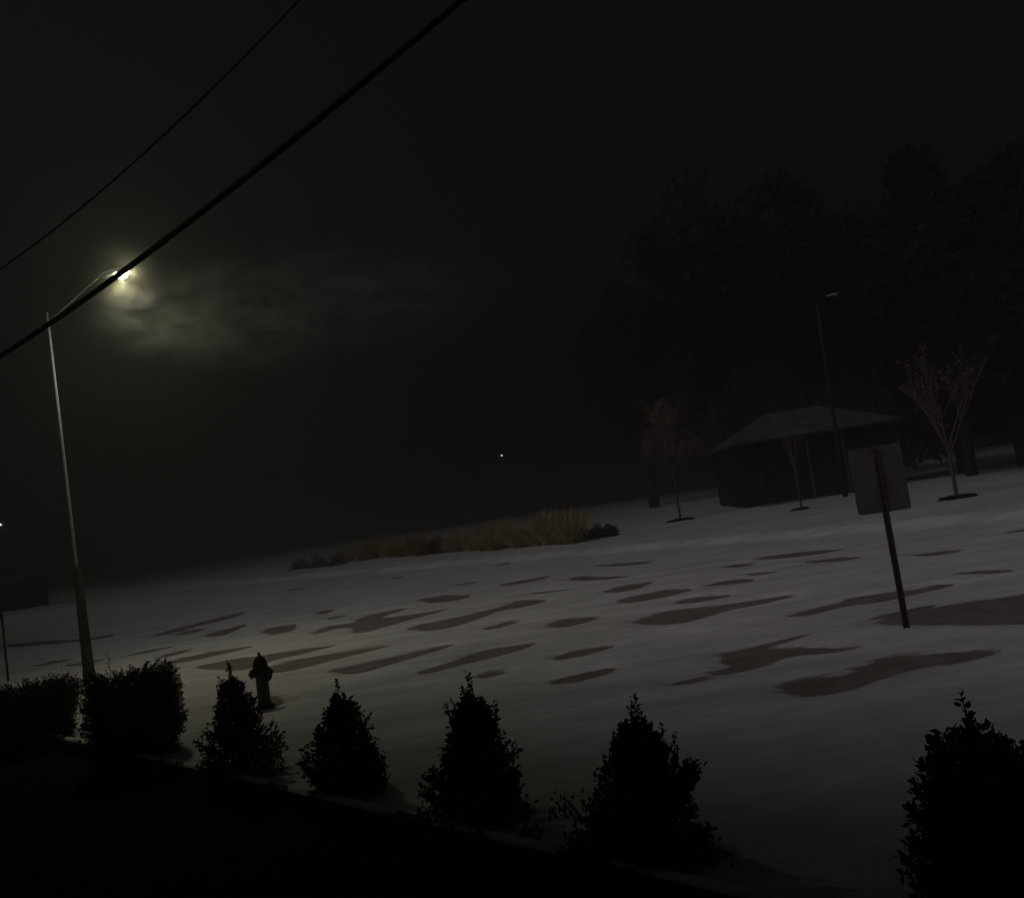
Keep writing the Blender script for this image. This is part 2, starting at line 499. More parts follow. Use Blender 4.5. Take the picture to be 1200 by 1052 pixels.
# ------------------------------------------------------------------ mulch bed in front of our window
BA = np.array((-NB[1], NB[0]))
def bedpt(n, a, z): 
    q = NB * n + BA * a
    return Vector((q[0], q[1], z))
m = MB()
gx = np.arange(-7, 26, 0.22); gn = np.arange(0.2, BED_N - 0.02, 0.2)
vv = []; ff = []
for n_ in gn:
    for a_ in gx:
        q = bedpt(n_ + random.uniform(-.05, .05) * (n_ < BED_N - .3), a_, 0)
        vv.append((q.x, q.y, -0.03 + random.uniform(-0.025, 0.025)))
w = len(gx)
for i in range(len(gn) - 1):
    for j in range(w - 1):
        ff.append((i * w + j, (i + 1) * w + j, (i + 1) * w + j + 1, i * w + j + 1))
m.add(vv, ff)
bed = m.build('mulch_bed', MULCH); tag(bed, 'dark mulch bed below the window', kind='structure')

edging = empty('garden_edging', bedpt(BED_N, 4, 0)); 
tag(edging, 'low snow-dusted timber edging between the dark bed and the evergreen row', 'edging')
ang = math.atan2(BA[1], BA[0])
rot = Matrix.Rotation(ang, 3, 'Z')
for k in range(-2, 9):
    L = 2.36
    c = bedpt(BED_N, k * 2.4 + 0.7, 0.0) - edging.location
    t = MB().box(c + Vector((0, 0, 0.03)), (L, 0.10, 0.15), rot, 0.008).build('timber', TIMBER, edging)
    t.rotation_euler = (0, 0, R(random.uniform(-.15, .15)))
    # thin snow left on top of the timber, with gaps
    a = -L / 2 + random.uniform(0.02, 0.3)
    while a < L / 2 - 0.2:
        sm = MB()
        ln = min(random.uniform(0.4, 1.1), L / 2 - a)
        wv = [(a + ln * i / 6, 0.044 * (1 if 0 < i < 6 else .35) * random.uniform(.75, 1.15)) for i in range(7)]
        pts = []; fcs = []
        for (x, hw) in wv:
            for (yy, zz) in ((-hw, .1055), (-hw * .6, .124), (hw * .6, .126), (hw, .1055)):
                pts.append(rot @ Vector((x, yy, zz)) + c)
        for i in range(6):
            for j in range(3):
                fcs.append((i * 4 + j, (i + 1) * 4 + j, (i + 1) * 4 + j + 1, i * 4 + j + 1))
        sm.add(pts, fcs)
        sm.build('snow_dusting', SNOW2, t, True)
        a += ln + random.uniform(0.08, 0.45)

# small crusts of snow caught on the edging
def clump(px, py, size, label):
    g = ground(px, py, 0.12)
    m = MB()
    n = 9; prof = [(0.0, 1.0), (.55, .8), (.9, .35), (1.0, 0.0)]
    vv = [Vector((0, 0, 0.5 * size))]; ff = []
    for ri, (r, h) in enumerate(prof[1:]):
        for k in range(n):
            a = 2 * math.pi * k / n
            q = r * size * random.uniform(.7, 1.3)
            vv.append(Vector((q * math.cos(a) * 1.5, q * math.sin(a) * .8, h * size * .5 * random.uniform(.7, 1.2))))
    for k in range(n):
        ff.append((0, 1 + k, 1 + (k + 1) % n))
    for ri in range(2):
        for k in range(n):
            a, b = 1 + ri * n + k, 1 + ri * n + (k + 1) % n
            ff.append((a, a + n, b + n, b))
    m.add(vv, ff)
    o = m.build('snow_clump', SNOW2)
    o.location = (g.x, g.y, 0.112); o.rotation_euler = (0, 0, ang)
    tag(o, label, 'snow clump', 'crusts of snow on the edging')
clump(145, 879, .05, 'small snow crust on the edging below the round clipped shrub')
clump(199, 890, .06, 'bright snow crust at the right foot of the round clipped shrub')
clump(272, 908, .05, 'small snow crust under the evergreen beside the hydrant')
clump(358, 928, .06, 'brightest snow crust at the left foot of the neat conical evergreen')
clump(640, 992, .07, 'snow crust on the edging between the two largest middle evergreens')

# ------------------------------------------------------------------ our own house (casts the shade on the yard)
own = empty('house', bedpt(-0.5, 3, 0), 0)
tag(own, 'dark house wall and eaves just behind the viewpoint', 'house')
def own_box(name, n0, n1, a0, a1, z0, z1, mt):
    c = bedpt((n0 + n1) / 2, (a0 + a1) / 2, (z0 + z1) / 2) - own.location
    return MB().box(c, (a1 - a0, n1 - n0, z1 - z0), rot).build(name, mt, own)
own_box('wall', -8.5, -0.45, -14, 27, -0.1, 7.8, SIDING)
m = MB()
e = [bedpt(-9, -14.5, 7.8), bedpt(0.0, -14.5, 7.8), bedpt(0.0, 27.5, 7.8), bedpt(-9, 27.5, 7.8), bedpt(-4.5, -14.5, 10.2), bedpt(-4.5, 27.5, 10.2)]
m.add([p - own.location for p in e], [(1, 2, 5, 4), (3, 0, 4, 5), (0, 1, 4), (2, 3, 5), (3, 2, 1, 0)])
m.build('roof', SHING, own)

shade_block = empty('house', bedpt(-0.8, 33, 0), 0)  # unseen building added to shade the far-left snow
tag(shade_block, 'unseen house-shaped block added beyond the left border to shade the far snow', 'house')
c = bedpt(-5.5, 71, 5.9) - shade_block.location
MB().box(c, (80, 9.0, 12.0), rot).build('wall', SIDING, shade_block)
m = MB()
e = [bedpt(-10.6, 30.4, 11.9), bedpt(-.5, 30.4, 11.9), bedpt(-.5, 111.6, 11.9), bedpt(-10.6, 111.6, 11.9), bedpt(-5.5, 30.4, 15.0), bedpt(-5.5, 111.6, 15.0)]
m.add([p - shade_block.location for p in e], [(1, 2, 5, 4), (3, 0, 4, 5), (0, 1, 4), (2, 3, 5), (3, 2, 1, 0)])
m.build('roof', SHING, shade_block)

# ------------------------------------------------------------------ evergreens in the bed
def bush(base, top, wpx, seed, label, style='cone', nshoot=260, name='evergreen_shrub', cat='shrub', grp='evergreens along the edging', mt=LEAF, lead=9, expo=.9):
    r = np.random.default_rng(seed)
    g = ground(*base)
    hgt = at_y(top[0], top[1], g.y).z - g.z
    rad = wpx * g.y / 1000.0 / 2
    tx = at_y(top[0], top[1], g.y).x - g.x
    g = Vector((g.x + NB[0] * .03, g.y + NB[1] * .03, g.z))
    root = empty(name, g)
    tag(root, label, cat, grp)
    st = MB()
    st.tube([(0, 0, -0.02), (0.01, 0, hgt * .3), (tx * .5, 0.02, hgt * .6), (tx * .8, 0, hgt * .85)], [.03, .022, .014, .006], 7)
    Pp, Dd, Ll = [], [], []
    def prof(h):
        if style == 'box':
            return 0.96 * (1 - max(0, (h - .72) / .28) ** 4 * .38) * (0.86 + 0.14 * min(1, h / .25))
        lo = 0.80 + 0.20 * min(1, h / 0.16)
        return lo * (1 - h) ** expo * 1.10 + 0.02
    lump = [(r.uniform(0, 6.28), r.uniform(.05, .8), r.choice((-.22, .12, .2, .3)) * r.uniform(.6, 1.2)) for _ in range(14)]
    for k in range(nshoot):
        h = r.uniform(0.0, 0.84) if style == 'cone' else r.uniform(0, 0.97)
        a = r.uniform(0, 2 * math.pi)
        R0 = rad * prof(h)
        for (la, lh, lm) in lump:
            R0 *= 1 + lm * math.exp(-((h - lh) / .10) ** 2) * max(0, math.cos(a - la)) * (1 if style == 'cone' else .4)
        R0 *= r.uniform(.86, 1.07) if style == 'cone' else r.uniform(.93, 1.03)
        zc = h * hgt * (.93 if style == 'cone' else .97)
        axis = np.array((tx * h, 0, zc))
        out = np.array((math.cos(a), math.sin(a), 0.0))
        up = 0.55 + 0.9 * h if style == 'cone' else 0.35 + 0.6 * h
        d = out + np.array((0, 0, up)); d /= np.linalg.norm(d)
        ln = min(R0 * .75, r.uniform(.12, .26)) + .03
        tip = axis + out * R0
        start = tip - d * ln
        nl = int(15 + ln * 50)
        for i in range(nl):
            f = (i + 1) / nl
            Pp.append(start + (tip - start) * f + r.normal(size=3) * .008)
            q = r.normal(size=3); q /= np.linalg.norm(q)
            Dd.append(d * .75 + q * .85)
            Ll.append(r.uniform(.020, .052) * (1 if style == 'cone' else .72))
        st.tube([Vector(axis * np.array((1, 1, .85))), Vector(start), Vector(tip)], [.005, .004, .0015], 4, False)
    # leaders at the top
    if style == 'cone':
        for k in range(lead):
            a = r.uniform(0, 6.28); off = r.uniform(.08, .55) * rad if k else 0
            ztop = hgt * (1.0 if k == 0 else r.uniform(.86, 1.01) - .42 * off / rad)
            ln = hgt * r.uniform(.16, .28)
            d = np.array((math.cos(a) * .18 - .03, math.sin(a) * .18, 1.0)); d /= np.linalg.norm(d)
            tp_ = np.array((tx + math.cos(a) * off, math.sin(a) * off, ztop)); b = tp_ - d * ln
            st.tube([Vector(b), Vector(b + d * ln)], [.005, .0015], 4, False)
            nlv = int(ln / .0052)
            for i in range(nlv):
                f = i / nlv
                Pp.append(b + d * ln * f + r.normal(size=3) * .006); q = r.normal(size=3); q /= np.linalg.norm(q)
                Dd.append(d * .7 + q * .8); Ll.append(r.uniform(.026, .045) * (1.15 - .35 * f))
    # inner leaves
    ni = 1500 if style == 'cone' else 6000
    hh = r.uniform(0, .88, ni); aa = r.uniform(0, 6.28, ni); qq = np.sqrt(r.uniform(0, 1, ni)) * .82
    pr = np.array([prof(h) for h in hh]) * rad * qq
    inn = np.stack([tx * hh + pr * np.cos(aa), pr * np.sin(aa), hh * hgt * .93], 1)
    Pp = np.concatenate([np.array(Pp), inn]); Dd = np.concatenate([np.array(Dd), r.normal(size=(ni, 3))])
    Ll = np.concatenate([np.array(Ll), r.uniform(.04, .075, ni)])
    Pp[:, 2] = np.maximum(Pp[:, 2], .01)
    link('foliage', leaf_mesh('foliage', Pp, Dd, Ll, Ll * r.uniform(.42, .62, len(Ll)), r), mt, root)
    st.build('stem', BARK, root)
    return root

bush((30, 872), (28, 793), 112, 21, 'low clipped hedge cut by the left edge of the picture', 'box', 1100, 'clipped_hedge', 'hedge', mt=HEDGE)
b1 = bush((160, 890), (146, 775), 112, 22, 'round-topped clipped shrub right of the street lamp pole foot', 'box', 1200, 'clipped_shrub', mt=HEDGE)
bush((284, 914), (262, 774), 100, 23, 'conical evergreen standing in front of the fire hydrant')
bush((404, 938), (392, 795), 106, 24, 'neat conical evergreen right of the hydrant, third from the left hedge')
bush((560, 972), (543, 787), 142, 25, 'tall spiky evergreen in the middle of the row, feathery top shoots', nshoot=320, lead=14, expo=.98)
bush((752, 1016), (738, 817), 178, 26, 'broad evergreen with twin leaders left of the wide gap', nshoot=360, lead=13, expo=.92)
bush((1186, 1096), (1122, 812), 186, 27, 'evergreen nearest the viewer at the lower right corner', nshoot=420, lead=20, expo=.5)

# bare shoot above the round shrub
def shoot(px, py0, py1, label, seed):
    r = random.Random(seed)
    g = ground(px + 14, 884); top = at_y(px, py1, g.y)
    o = empty('bare_sapling', g); tag(o, label, 'sapling')
    m = MB(); h = top.z - g.z; x = top.x - g.x
    m.tube([(0, 0, 0), (x * .5 + .01, 0, h * .5), (x, 0, h)], [.007, .005, .002], 5)
    m.build('stem', BARK, o)
    t = MB()
    for k in range(7):
        z = h * r.uniform(.8, .97); a = r.uniform(0, 6.28)
        t.tube([(x * z / h, 0, z), (x * z / h + .05 * math.cos(a), .05 * math.sin(a), z + .05)], [.003, .001], 4)
    t.build('twig', BARK, o)
shoot(126, 790, 763, 'thin bare sapling rising beside the street lamp pole', 3)

# low weedy clumps at the edging
def weed(px, py, h, n, seed, label):
    r = np.random.default_rng(seed); g = ground(px, py)
    Pp = np.zeros((n, 3)); Pp[:, :2] = r.normal(scale=.07, size=(n, 2)); Pp[:, 2] = r.uniform(0, h * .6, n)
    D = r.normal(size=(n, 3)) * .6; D[:, 2] = np.abs(D[:, 2]) + .4
    L = r.uniform(.025, .06, n)
    o = empty('leafy_weed', g); link('foliage', leaf_mesh('foliage', Pp, D, L, L * .35, r), LEAF, o)
    MB().tube([(0, 0, 0), (.01, 0, h * .6)], [.006, .003], 5).build('stem', BARK, o)
    tag(o, label, 'weed', 'low weeds at the edging')
weed(622, 986, .10, 130, 1, 'low leafy weed on the edging right of the spiky evergreen')
weed(664, 962, .24, 90, 2, 'thin tall weed left of the broad evergreen')
weed(832, 1018, .12, 150, 3, 'low leafy weed at the right foot of the broad evergreen')

# ------------------------------------------------------------------ street lamp (lit) at the left
def arm_lamp(base, ptop, headpt, label, r0, r1, lensmat, light=None, head_len=0.62, sleeve=None, pm=None, lens=(.22, .20)):
    pm = pm or GALV
    root = empty('street_lamp', base); tag(root, label, 'street lamp')
    b = Vector(base)
    T = Vector(ptop) - b
    m = MB(); m.tube([(0, 0, 0.05), (T.x * .33, T.y * .33, T.z * .33), (T.x * .66, T.y * .66, T.z * .66), tuple(T)], [r0, r0 * .66 + r1 * .34, r0 * .33 + r1 * .67, r1], 12)
    pole = m.build('pole', pm, root, True)
    if sleeve:
        sl = MB(); k = sleeve[0] / T.z
        sl.lathe([(sleeve[1] * 1.12, 0.0), (sleeve[1] * 1.1, .25), (sleeve[1], .3), (sleeve[2], sleeve[0] * .92), (sleeve[2] * .72, sleeve[0] * .97), (r0 * .9, sleeve[0])], 14)
        so = sl.build('base_sleeve', POLEW, root, True)
        so.rotation_euler = Vector((0, 0, 1)).rotation_difference(T.normalized()).to_euler()
    MB().box((0, 0, .03), (max(r0 * 3.6, .34), max(r0 * 3.6, .34), .06), None, .01).build('base_plate', pm, pole)
    MB().lathe([(r1 * 1.25, 0), (r1 * 1.25, .05), (r1 * .5, .09)], 12, T).build('cap', pm, pole, True)
    Hd = Vector(headpt) - b
    d = Hd - T; dh = Vector((d.x, d.y, 0)).normalized()
    st = T - Vector((0, 0, .12))
    neck = Hd - dh * head_len * .5 + Vector((0, 0, .02))
    pts = []
    for i in range(9):
        f = i / 8
        p = st.lerp(neck, f); p.z += math.sin(f * math.pi) * d.length * .0
        pts.append(p)
    MB().tube(pts, [r1 * .72 + (r1 * .5 - r1 * .72) * i / 8 for i in range(9)], 8).build('arm', pm, root, True)
    # cobra head housing
    q = Matrix((dh, Vector((0, 0, 1)).cross(dh), Vector((0, 0, 1)))).transposed()
    hm = MB(); prof = [(-.5, .05, .05), (-.36, .09, .07), (-.1, .15, .085), (.2, .17, .085), (.42, .13, .06), (.5, .05, .02)]
    vv = []; ff = []
    nseg = 12
    for (u, wd, ht) in prof:
        for k in range(nseg):
            g = 2 * math.pi * k / nseg
            z = math.sin(g) * ht; z = max(z, -.03)
            vv.append(q @ Vector((u * head_len, math.cos(g) * wd * head_len / .62, z)) + Hd)
    for i in range(len(prof) - 1):
        for k in range(nseg):
            j = (k + 1) % nseg
            ff.append((i * nseg + k, i * nseg + j, (i + 1) * nseg + j, (i + 1) * nseg + k))
    ff.append(tuple(range(nseg - 1, -1, -1))); ff.append(tuple((len(prof) - 1) * nseg + k for k in range(nseg)))
    hm.add(vv, ff)
    head = hm.build('lamp_head', HEAD, root, True)
    lm = MB()
    vv = []; ff = []; rings = [(1.0, -.030), (.9, -.075), (.6, -.105), (.2, -.118)]
    for (s_, z) in rings:
        for k in range(14):
            g = 2 * math.pi * k / 14
            vv.append(q @ Vector((lens[0] * head_len + math.cos(g) * lens[1] * head_len * s_, math.sin(g) * .15 * head_len / .62 * s_ * .9, z)) + Hd)
    for i in range(3):
        for k in range(14):
            j = (k + 1) % 14
            ff.append((i * 14 + k, (i + 1) * 14 + k, (i + 1) * 14 + j, i * 14 + j))
    ff.append(tuple(3 * 14 + k for k in range(14)))
    lm.add(vv, ff)
    lm.build('lens', lensmat, head, True)
    if light:
        ld = bpy.data.lights.new('lamp_light', 'SPOT'); ld.spot_size = R(150); ld.spot_blend = 1.0
        ld.energy = light[0]; ld.color = light[1]; ld.shadow_soft_size = .06
        lo = bpy.data.objects.new('lamp_light', ld); COL.objects.link(lo)
        lo.parent = root; lo.location = Hd + Vector((0, 0, -.15)) + q @ Vector((.14, 0, 0))
        l2 = bpy.data.lights.new('lamp_side_light', 'POINT'); l2.energy = light[0] * .20; l2.color = light[1]; l2.shadow_soft_size = .03
        lo2 = bpy.data.objects.new('lamp_side_light', l2); COL.objects.link(lo2)
        lo2.parent = root; lo2.location = Hd + q @ Vector((.40, 0, -.06))
    return root

pb = ground(106, 803)
ptop = at_y(56, 371, pb.y)
hp = at_y(134, 321, pb.y - 0.3)
arm_lamp(pb, ptop, hp, 'lit street lamp on a tall tapered pole at the left', .035, .021, LENS, (300.0, (1.0, .96, .68)), sleeve=(2.35, .105, .075))

# far lit street lamps
def far_lamp(px, py, dist, label, mt, power=700.0, side=1):
    d = ray(px, py); p = CAM + d * (dist / d.y)
    gz = float(H(p.x, p.y))
    base = Vector((p.x - 1.5 * side, p.y + .6, gz))
    return arm_lamp(base, (base.x, base.y, p.z - .3), p, label, .07, .04, mt, (power, (1.0, .98, .9)) if power else None, .42, pm=POLEW)
far_lamp(587, 533, 80, 'tiny lit street lamp far off in the haze near the middle', LENSC, 0)
far_lamp(-1, 614, 58, 'distant lit street lamp cut by the left edge of the picture', LENSC, 60.0)

# tall unlit lamp pole in front of the far house
g = at_y(987, 560, 42.5); g.z = float(H(g.x, g.y))
tp = at_y(957, 356, g.y)
hp2 = at_y(960, 351, g.y)
arm_lamp(g, (tp.x, tp.y, tp.z), (tp.x + .75, tp.y - .35, tp.z + .25), 'tall unlit lamp pole rising in front of the far house', .12, .07, LENSOFF, None, .6, pm=DBARK)

# ------------------------------------------------------------------ overhead lines with their poles
W0 = at_y(0, 418, 9.2); W1 = at_y(540, 0, 5.0)
wd = Vector((W1.x - W0.x, W1.y - W0.y, 0)); wlen = wd.length; wd.normalize()
wn_ = Vector((-wd.y, wd.x, 0))
def on_plane(px, py):
    d = ray(px, py); t = (W0 - CAM).dot(wn_) / d.dot(wn_)
    p = CAM + d * t
    return (p - W0).dot(wd), p.z
def wire(points, radius, label, name, t0, t1):
    a = np.array([on_plane(*q) for q in points])
    c = np.polyfit(a[:, 0], a[:, 1], 2)
    c[0] = max(c[0], 0.004)
    c[1:] = np.polyfit(a[:, 0], a[:, 1] - c[0] * a[:, 0] ** 2, 1)
    pts = []
    for t in np.linspace(t0, t1, 70):
        pts.append((W0.x + wd.x * t, W0.y + wd.y * t, float(np.polyval(c, t))))
    o = MB().tube(pts, radius, 8).build(name, BLACKR, None, True)
    tag(o, label, 'cable'); return pts
TL, TR = -11.0, wlen + 9.0
ca = wire([(0, 418), (60, 377), (135, 326), (250, 238), (360, 149), (450, 76), (540, 0)], .0265, 'thick black overhead cable crossing in front of the lit lamp', 'overhead_cable', TL, TR)
cb = wire([(0, 316), (75, 258), (140, 205), (200, 153), (280, 72), (350, 0)], .011, 'thin black overhead wire above the thick cable', 'overhead_wire', TL, TR)
for i, lab in ((0, 'wooden utility pole beyond the left edge carrying the overhead cables'), (-1, 'wooden utility pole behind the viewpoint carrying the overhead cables')):
    p = Vector(ca[i]); z2 = max(ca[i][2], cb[i][2])
    root = empty('utility_pole', (p.x, p.y, 0)); tag(root, lab, 'utility pole')
    off = wn_ * .17
    MB().tube([off + Vector((0, 0, -.1)), off + Vector((0, 0, z2 * .5)), off + Vector((0, 0, z2 + .8))], [.15, .13, .10], 12).build('pole', POLEW, root, True)
    for z in (ca[i][2], cb[i][2]):
        MB().tube([off + Vector((0, 0, z)), Vector((0, 0, z))], .02, 8).build('bracket', GALV, root)

# ------------------------------------------------------------------ fire hydrant
g = ground(311, 829)
hy = empty('fire_hydrant', g, R(12)); hy.scale = (.84, .84, 1.0); tag(hy, 'faded yellow fire hydrant standing behind the conical evergreen', 'hydrant')
MB().lathe([(.15, 0), (.15, .035), (.115, .04), (.105, .07)], 18).build('base_flange', HYD2, hy, True)
MB().lathe([(.100, .06), (.098, .40), (.106, .43), (.112, .50)], 18).build('barrel', HYD, hy, True)
MB().lathe([(.140, .50), (.140, .535), (.112, .537)], 18).build('upper_flange', HYD2, hy)
MB().lathe([(.118, .535), (.114, .58), (.098, .63), (.065, .675), (.03, .695)], 18).build('bonnet', HYD2, hy, True)
MB().lathe([(.026, .69), (.026, .735), (.018, .74)], 5).build('operating_nut', HYD2, hy)
for ax, rr_, l0, l1 in (((-1, .15, 0), .048, .09, .17), ((1, -.15, 0), .048, .09, .165)):
    a = Vector(ax).normalized()
    n_ = MB().lathe([(rr_, l0), (rr_, l1 - .03), (rr_ * 1.25, l1 - .03), (rr_ * 1.25, l1), (rr_ * .4, l1 + .005), (rr_ * .4, l1 + .03)], 12, (0, 0, .46), a).build('hose_nozzle', HYD2, hy)
a = Vector((.62, -.78, 0)).normalized()
MB().lathe([(.068, .08), (.068, .14), (.088, .14), (.088, .18), (.03, .185), (.03, .215)], 14, (0, 0, .44), a).build('pumper_nozzle', HYD2, hy)

# ------------------------------------------------------------------ road sign seen from behind
g = ground(1063, 741)
tp = at_y(1023, 525, g.y)
hS = tp.z - g.z
sg = empty('road_sign', g, R(-10)); tag(sg, 'rectangular road sign seen from behind on a dark steel post', 'sign')
pm = MB()
for (dx, dy, sx, sy) in ((0, .012, .030, .006), (-.018, -.006, .006, .036), (.018, -.006, .006, .036), (-.029, -.024, .018, .006), (.029, -.024, .018, .006)):
    pm.box((dx, dy, hS / 2 - .08), (sx, sy, hS + .16))
pm.build('post', STEEL, sg)
ph = .80
pn = MB(); w2, h2, rc = .305, ph / 2, .04
out = []
for (cx, cz, a0) in ((w2 - rc, h2 - rc, 0), (-w2 + rc, h2 - rc, 90), (-w2 + rc, -h2 + rc, 180), (w2 - rc, -h2 + rc, 270)):
    for k in range(5):
        an = R(a0 + k * 22.5); out.append((cx + rc * math.cos(an), cz + rc * math.sin(an)))
n_ = len(out)
zc = hS - h2 + .02
pn.add([(x, .018, z + zc) for x, z in out] + [(x, .022, z + zc) for x, z in out],
       [tuple(range(n_)), tuple(range(2 * n_ - 1, n_ - 1, -1))] + [(i, n_ + i, n_ + (i + 1) % n_, (i + 1) % n_) for i in range(n_)])
pan = pn.build('panel', SIGNB, sg)
for dz in (.28, -.28):
    MB().lathe([(.011, 0), (.011, .012), (.004, .016)], 6, (0, .006, zc + dz), (0, -1, 0)).build('bolt', GALV, pan)

# ------------------------------------------------------------------ roadside mailbox at the left edge
g = ground(10, 800)
tpm = at_y(5, 712, g.y); hm_ = tpm.z - g.z
mbx = empty('mailbox', g, R(35)); tag(mbx, 'small dark mailbox on a post at the left edge beyond the hedge', 'mailbox')
MB().box((0, 0, hm_ / 2 - .1), (.05, .05, hm_ + .0), None, .008).build('post', POLEW, mbx)
bx = MB(); prof = [(.08, 0), (.08, .09), (.056, .15), (0, .175), (-.056, .15), (-.08, .09), (-.08, 0)]
bx.add([(x, -.23, z + hm_ - .08) for x, z in prof] + [(x, .23, z + hm_ - .08) for x, z in prof],
       [tuple(range(6, -1, -1)), tuple(range(7, 14))] + [(i, (i + 1) % 7, 7 + (i + 1) % 7, 7 + i) for i in range(7)])
body = bx.build('box', MBOX, mbx)
MB().box((.086, .05, hm_ + .06), (.006, .03, .14)).build('flag', DOORM, body)

# ------------------------------------------------------------------ young bare trees on the far verge
def young_tree(base, top, label, seed, spread, levels=4, trunk_r=.05, fork=.32, leaves=600, narrow=False, tip=None):
    r = random.Random(seed)
    g = ground(*base)
    t = at_y(top[0], top[1], g.y); h = t.z - g.z
    root = empty('young_tree', g, 0); tag(root, label, 'tree', 'young bare trees on the far verge')
    tm = MB(); bm_ = MB(); tips = []
    def grow(mb, p, d, ln, rad, lev):
        pts = [p]; rr2 = [rad]; q = p.copy(); dd = d.copy()
        ns = 4
        for i in range(ns):
            dd = (dd + Vector((r.gauss(0, .07), r.gauss(0, .07), .04 + r.gauss(0, .04)))).normalized()
            q = q + dd * ln / ns
            pts.append(q.copy()); rr2.append(rad * (1 - .55 * (i + 1) / ns))
        mb.tube(pts, rr2, 6 if lev < 2 else 3, False)
        if lev >= levels:
            tips.append((pts[-1], dd)); tips.append((pts[2], dd)); return
        nchild = r.choice((3, 4)) if lev < levels - 1 else r.choice((4, 5))
        for c in range(nchild):
            f = r.uniform(.35, 1.0); k = min(ns - 1, int(f * ns)); s_ = pts[k].lerp(pts[k + 1], f * ns - k)
            a = r.uniform(0, 6.28); sp = spread * r.uniform(.6, 1.25)
            side = Vector((math.cos(a), math.sin(a), 0))
            nd = (dd + side * sp + Vector((0, 0, .15))).normalized()
            grow(bm_, s_, nd, ln * r.uniform(.5, .75), rad * (.58 if narrow else .42), lev + 1)
    th = h * fork
    tm.tube([(0, 0, -.05), (.01, 0, th * .3), (.02, .0, th)], [trunk_r * 1.25, trunk_r, trunk_r * .85], 8, False)
    n0 = 6 if not narrow else 24
    for c in range(n0):
        a = (2.4 * c if narrow else 6.28 * c / n0) + r.uniform(-.3, .3)
        if narrow:
            z = th + (h - th) * .75 * c / n0
            d = Vector((math.cos(a) * spread, math.sin(a) * spread, 1)).normalized()
            grow(bm_, Vector((.02, 0, z)), d, (h - th) * .30 * (1 - .45 * c / n0) + .1, trunk_r * .4, 2)
        else:
            d = Vector((math.cos(a) * spread * r.uniform(.6, 1.3), math.sin(a) * spread * r.uniform(.6, 1.3), 1)).normalized()
            grow(bm_, Vector((.02, 0, th * r.uniform(.9, 1.0))), d, (h - th) * r.uniform(.55, .8), trunk_r * .55, 1)
    if narrow:
        tm.tube([(.02, 0, th), (0, .01, h * .7), (0, 0, h * .97)], [trunk_r * .85, trunk_r * .4, .008], 6, False)
    tm.build('trunk', BARK, root, True)
    cr = bm_.build('crown', TWIG, root)
    nr_ = np.random.default_rng(seed)
    if leaves and tips:
        idx = nr_.integers(0, len(tips), leaves)
        Pp = np.array([tips[i][0] for i in idx]) + nr_.normal(scale=.06, size=(leaves, 3))
        Dd = nr_.normal(size=(leaves, 3)); Dd[:, 2] -= .4
        L = nr_.uniform(.05, .10, leaves)
        link('dry_leaf', leaf_mesh('dry_leaf', Pp, Dd, L, L * .5, nr_), DRYLEAF, cr)['kind'] = 'stuff'
    return g

def mulch_ring(g, rad, label, seed):
    r = random.Random(seed)
    vv = [(0, 0, .20)]; ff = []; n = 22
    for (q, z) in ((.35, .19), (.7, .165), (1.0, .02)):
        for k in range(n):
            a = 2 * math.pi * k / n
            s_ = q * rad * r.uniform(.55, 1.45)
            vv.append((math.cos(a) * s_ * 1.5, math.sin(a) * s_ * .9, z + r.uniform(-.02, .05) * (q < .9)))
    for k in range(n): ff.append((0, 1 + k, 1 + (k + 1) % n))
    for ri in range(2):
        for k in range(n):
            a, b = 1 + ri * n + k, 1 + ri * n + (k + 1) % n
            ff.append((a, a + n, b + n, b))
    o = MB().add(vv, ff).build('mulch_ring', MULCH); o.location = g; tag(o, label, 'mulch', 'bare mulch rings under the young trees')

tA = young_tree((1122, 587), (1080, 432), 'young bare tree with wide reddish branches behind the road sign', 41, .50, 4, .065, .38, 500)
tB = young_tree((798, 612), (762, 468), 'young narrow-crowned tree with russet twigs left of the far house', 44, .80, 4, .060, .30, 6000, True)
tC = young_tree((940, 600), (918, 490), 'slim young tree in front of the far house', 43, .30, 3, .045, .50, 60)
mulch_ring(tA, .50, 'dark mulch ring at the foot of the wide tree behind the sign', 1)
mulch_ring(tB, .50, 'dark mulch ring at the foot of the russet narrow-crowned tree', 2)
mulch_ring(tC, .30, 'dark mulch ring at the foot of the slim tree before the house', 3)

# ------------------------------------------------------------------ planting island with dry ornamental grasses
def grass_clump(px, py, hpx, wpx, seed, mt):
    r = np.random.default_rng(seed); g = ground(px, py)
    h = hpx * g.y / 1000; w = wpx * g.y / 1000 / 2
    n = 320
    P0 = np.zeros((n, 3)); P0[:, :2] = r.normal(scale=w * .28, size=(n, 2))
    D = np.zeros((n, 3)); D[:, :2] = P0[:, :2] / max(w, .1) * .7 + r.normal(scale=.30, size=(n, 2)) + r.normal(scale=.12, size=(1, 2)); D[:, 2] = 1
    D /= np.linalg.norm(D, axis=1, keepdims=True)
    L = h * r.uniform(.6, 1.12, n)
    S = np.cross(D, r.normal(size=(n, 3))); S /= np.linalg.norm(S, axis=1, keepdims=True); S *= .014
    tip = P0 + D * L[:, None]; tip[:, 2] -= L * .10; mid = P0 + D * L[:, None] * .6
    V = np.stack([P0 - S, P0 + S, mid + S, mid - S, tip + S * .5, tip - S * .5], 1).reshape(-1, 3)
    b = np.arange(n)[:, None] * 6
    Qd = np.concatenate([b + np.array([0, 1, 2, 3]), b + np.array([3, 2, 4, 5])])
    o = link('ornamental_grass', np_mesh('ornamental_grass', V, Qd), mt); o.location = g + Vector((0, 0, -.02))
    tag(o, 'clump of dry ornamental grass in the planting island beyond the road', 'grass clump', 'ornamental grasses in the far planting island')
k = 0
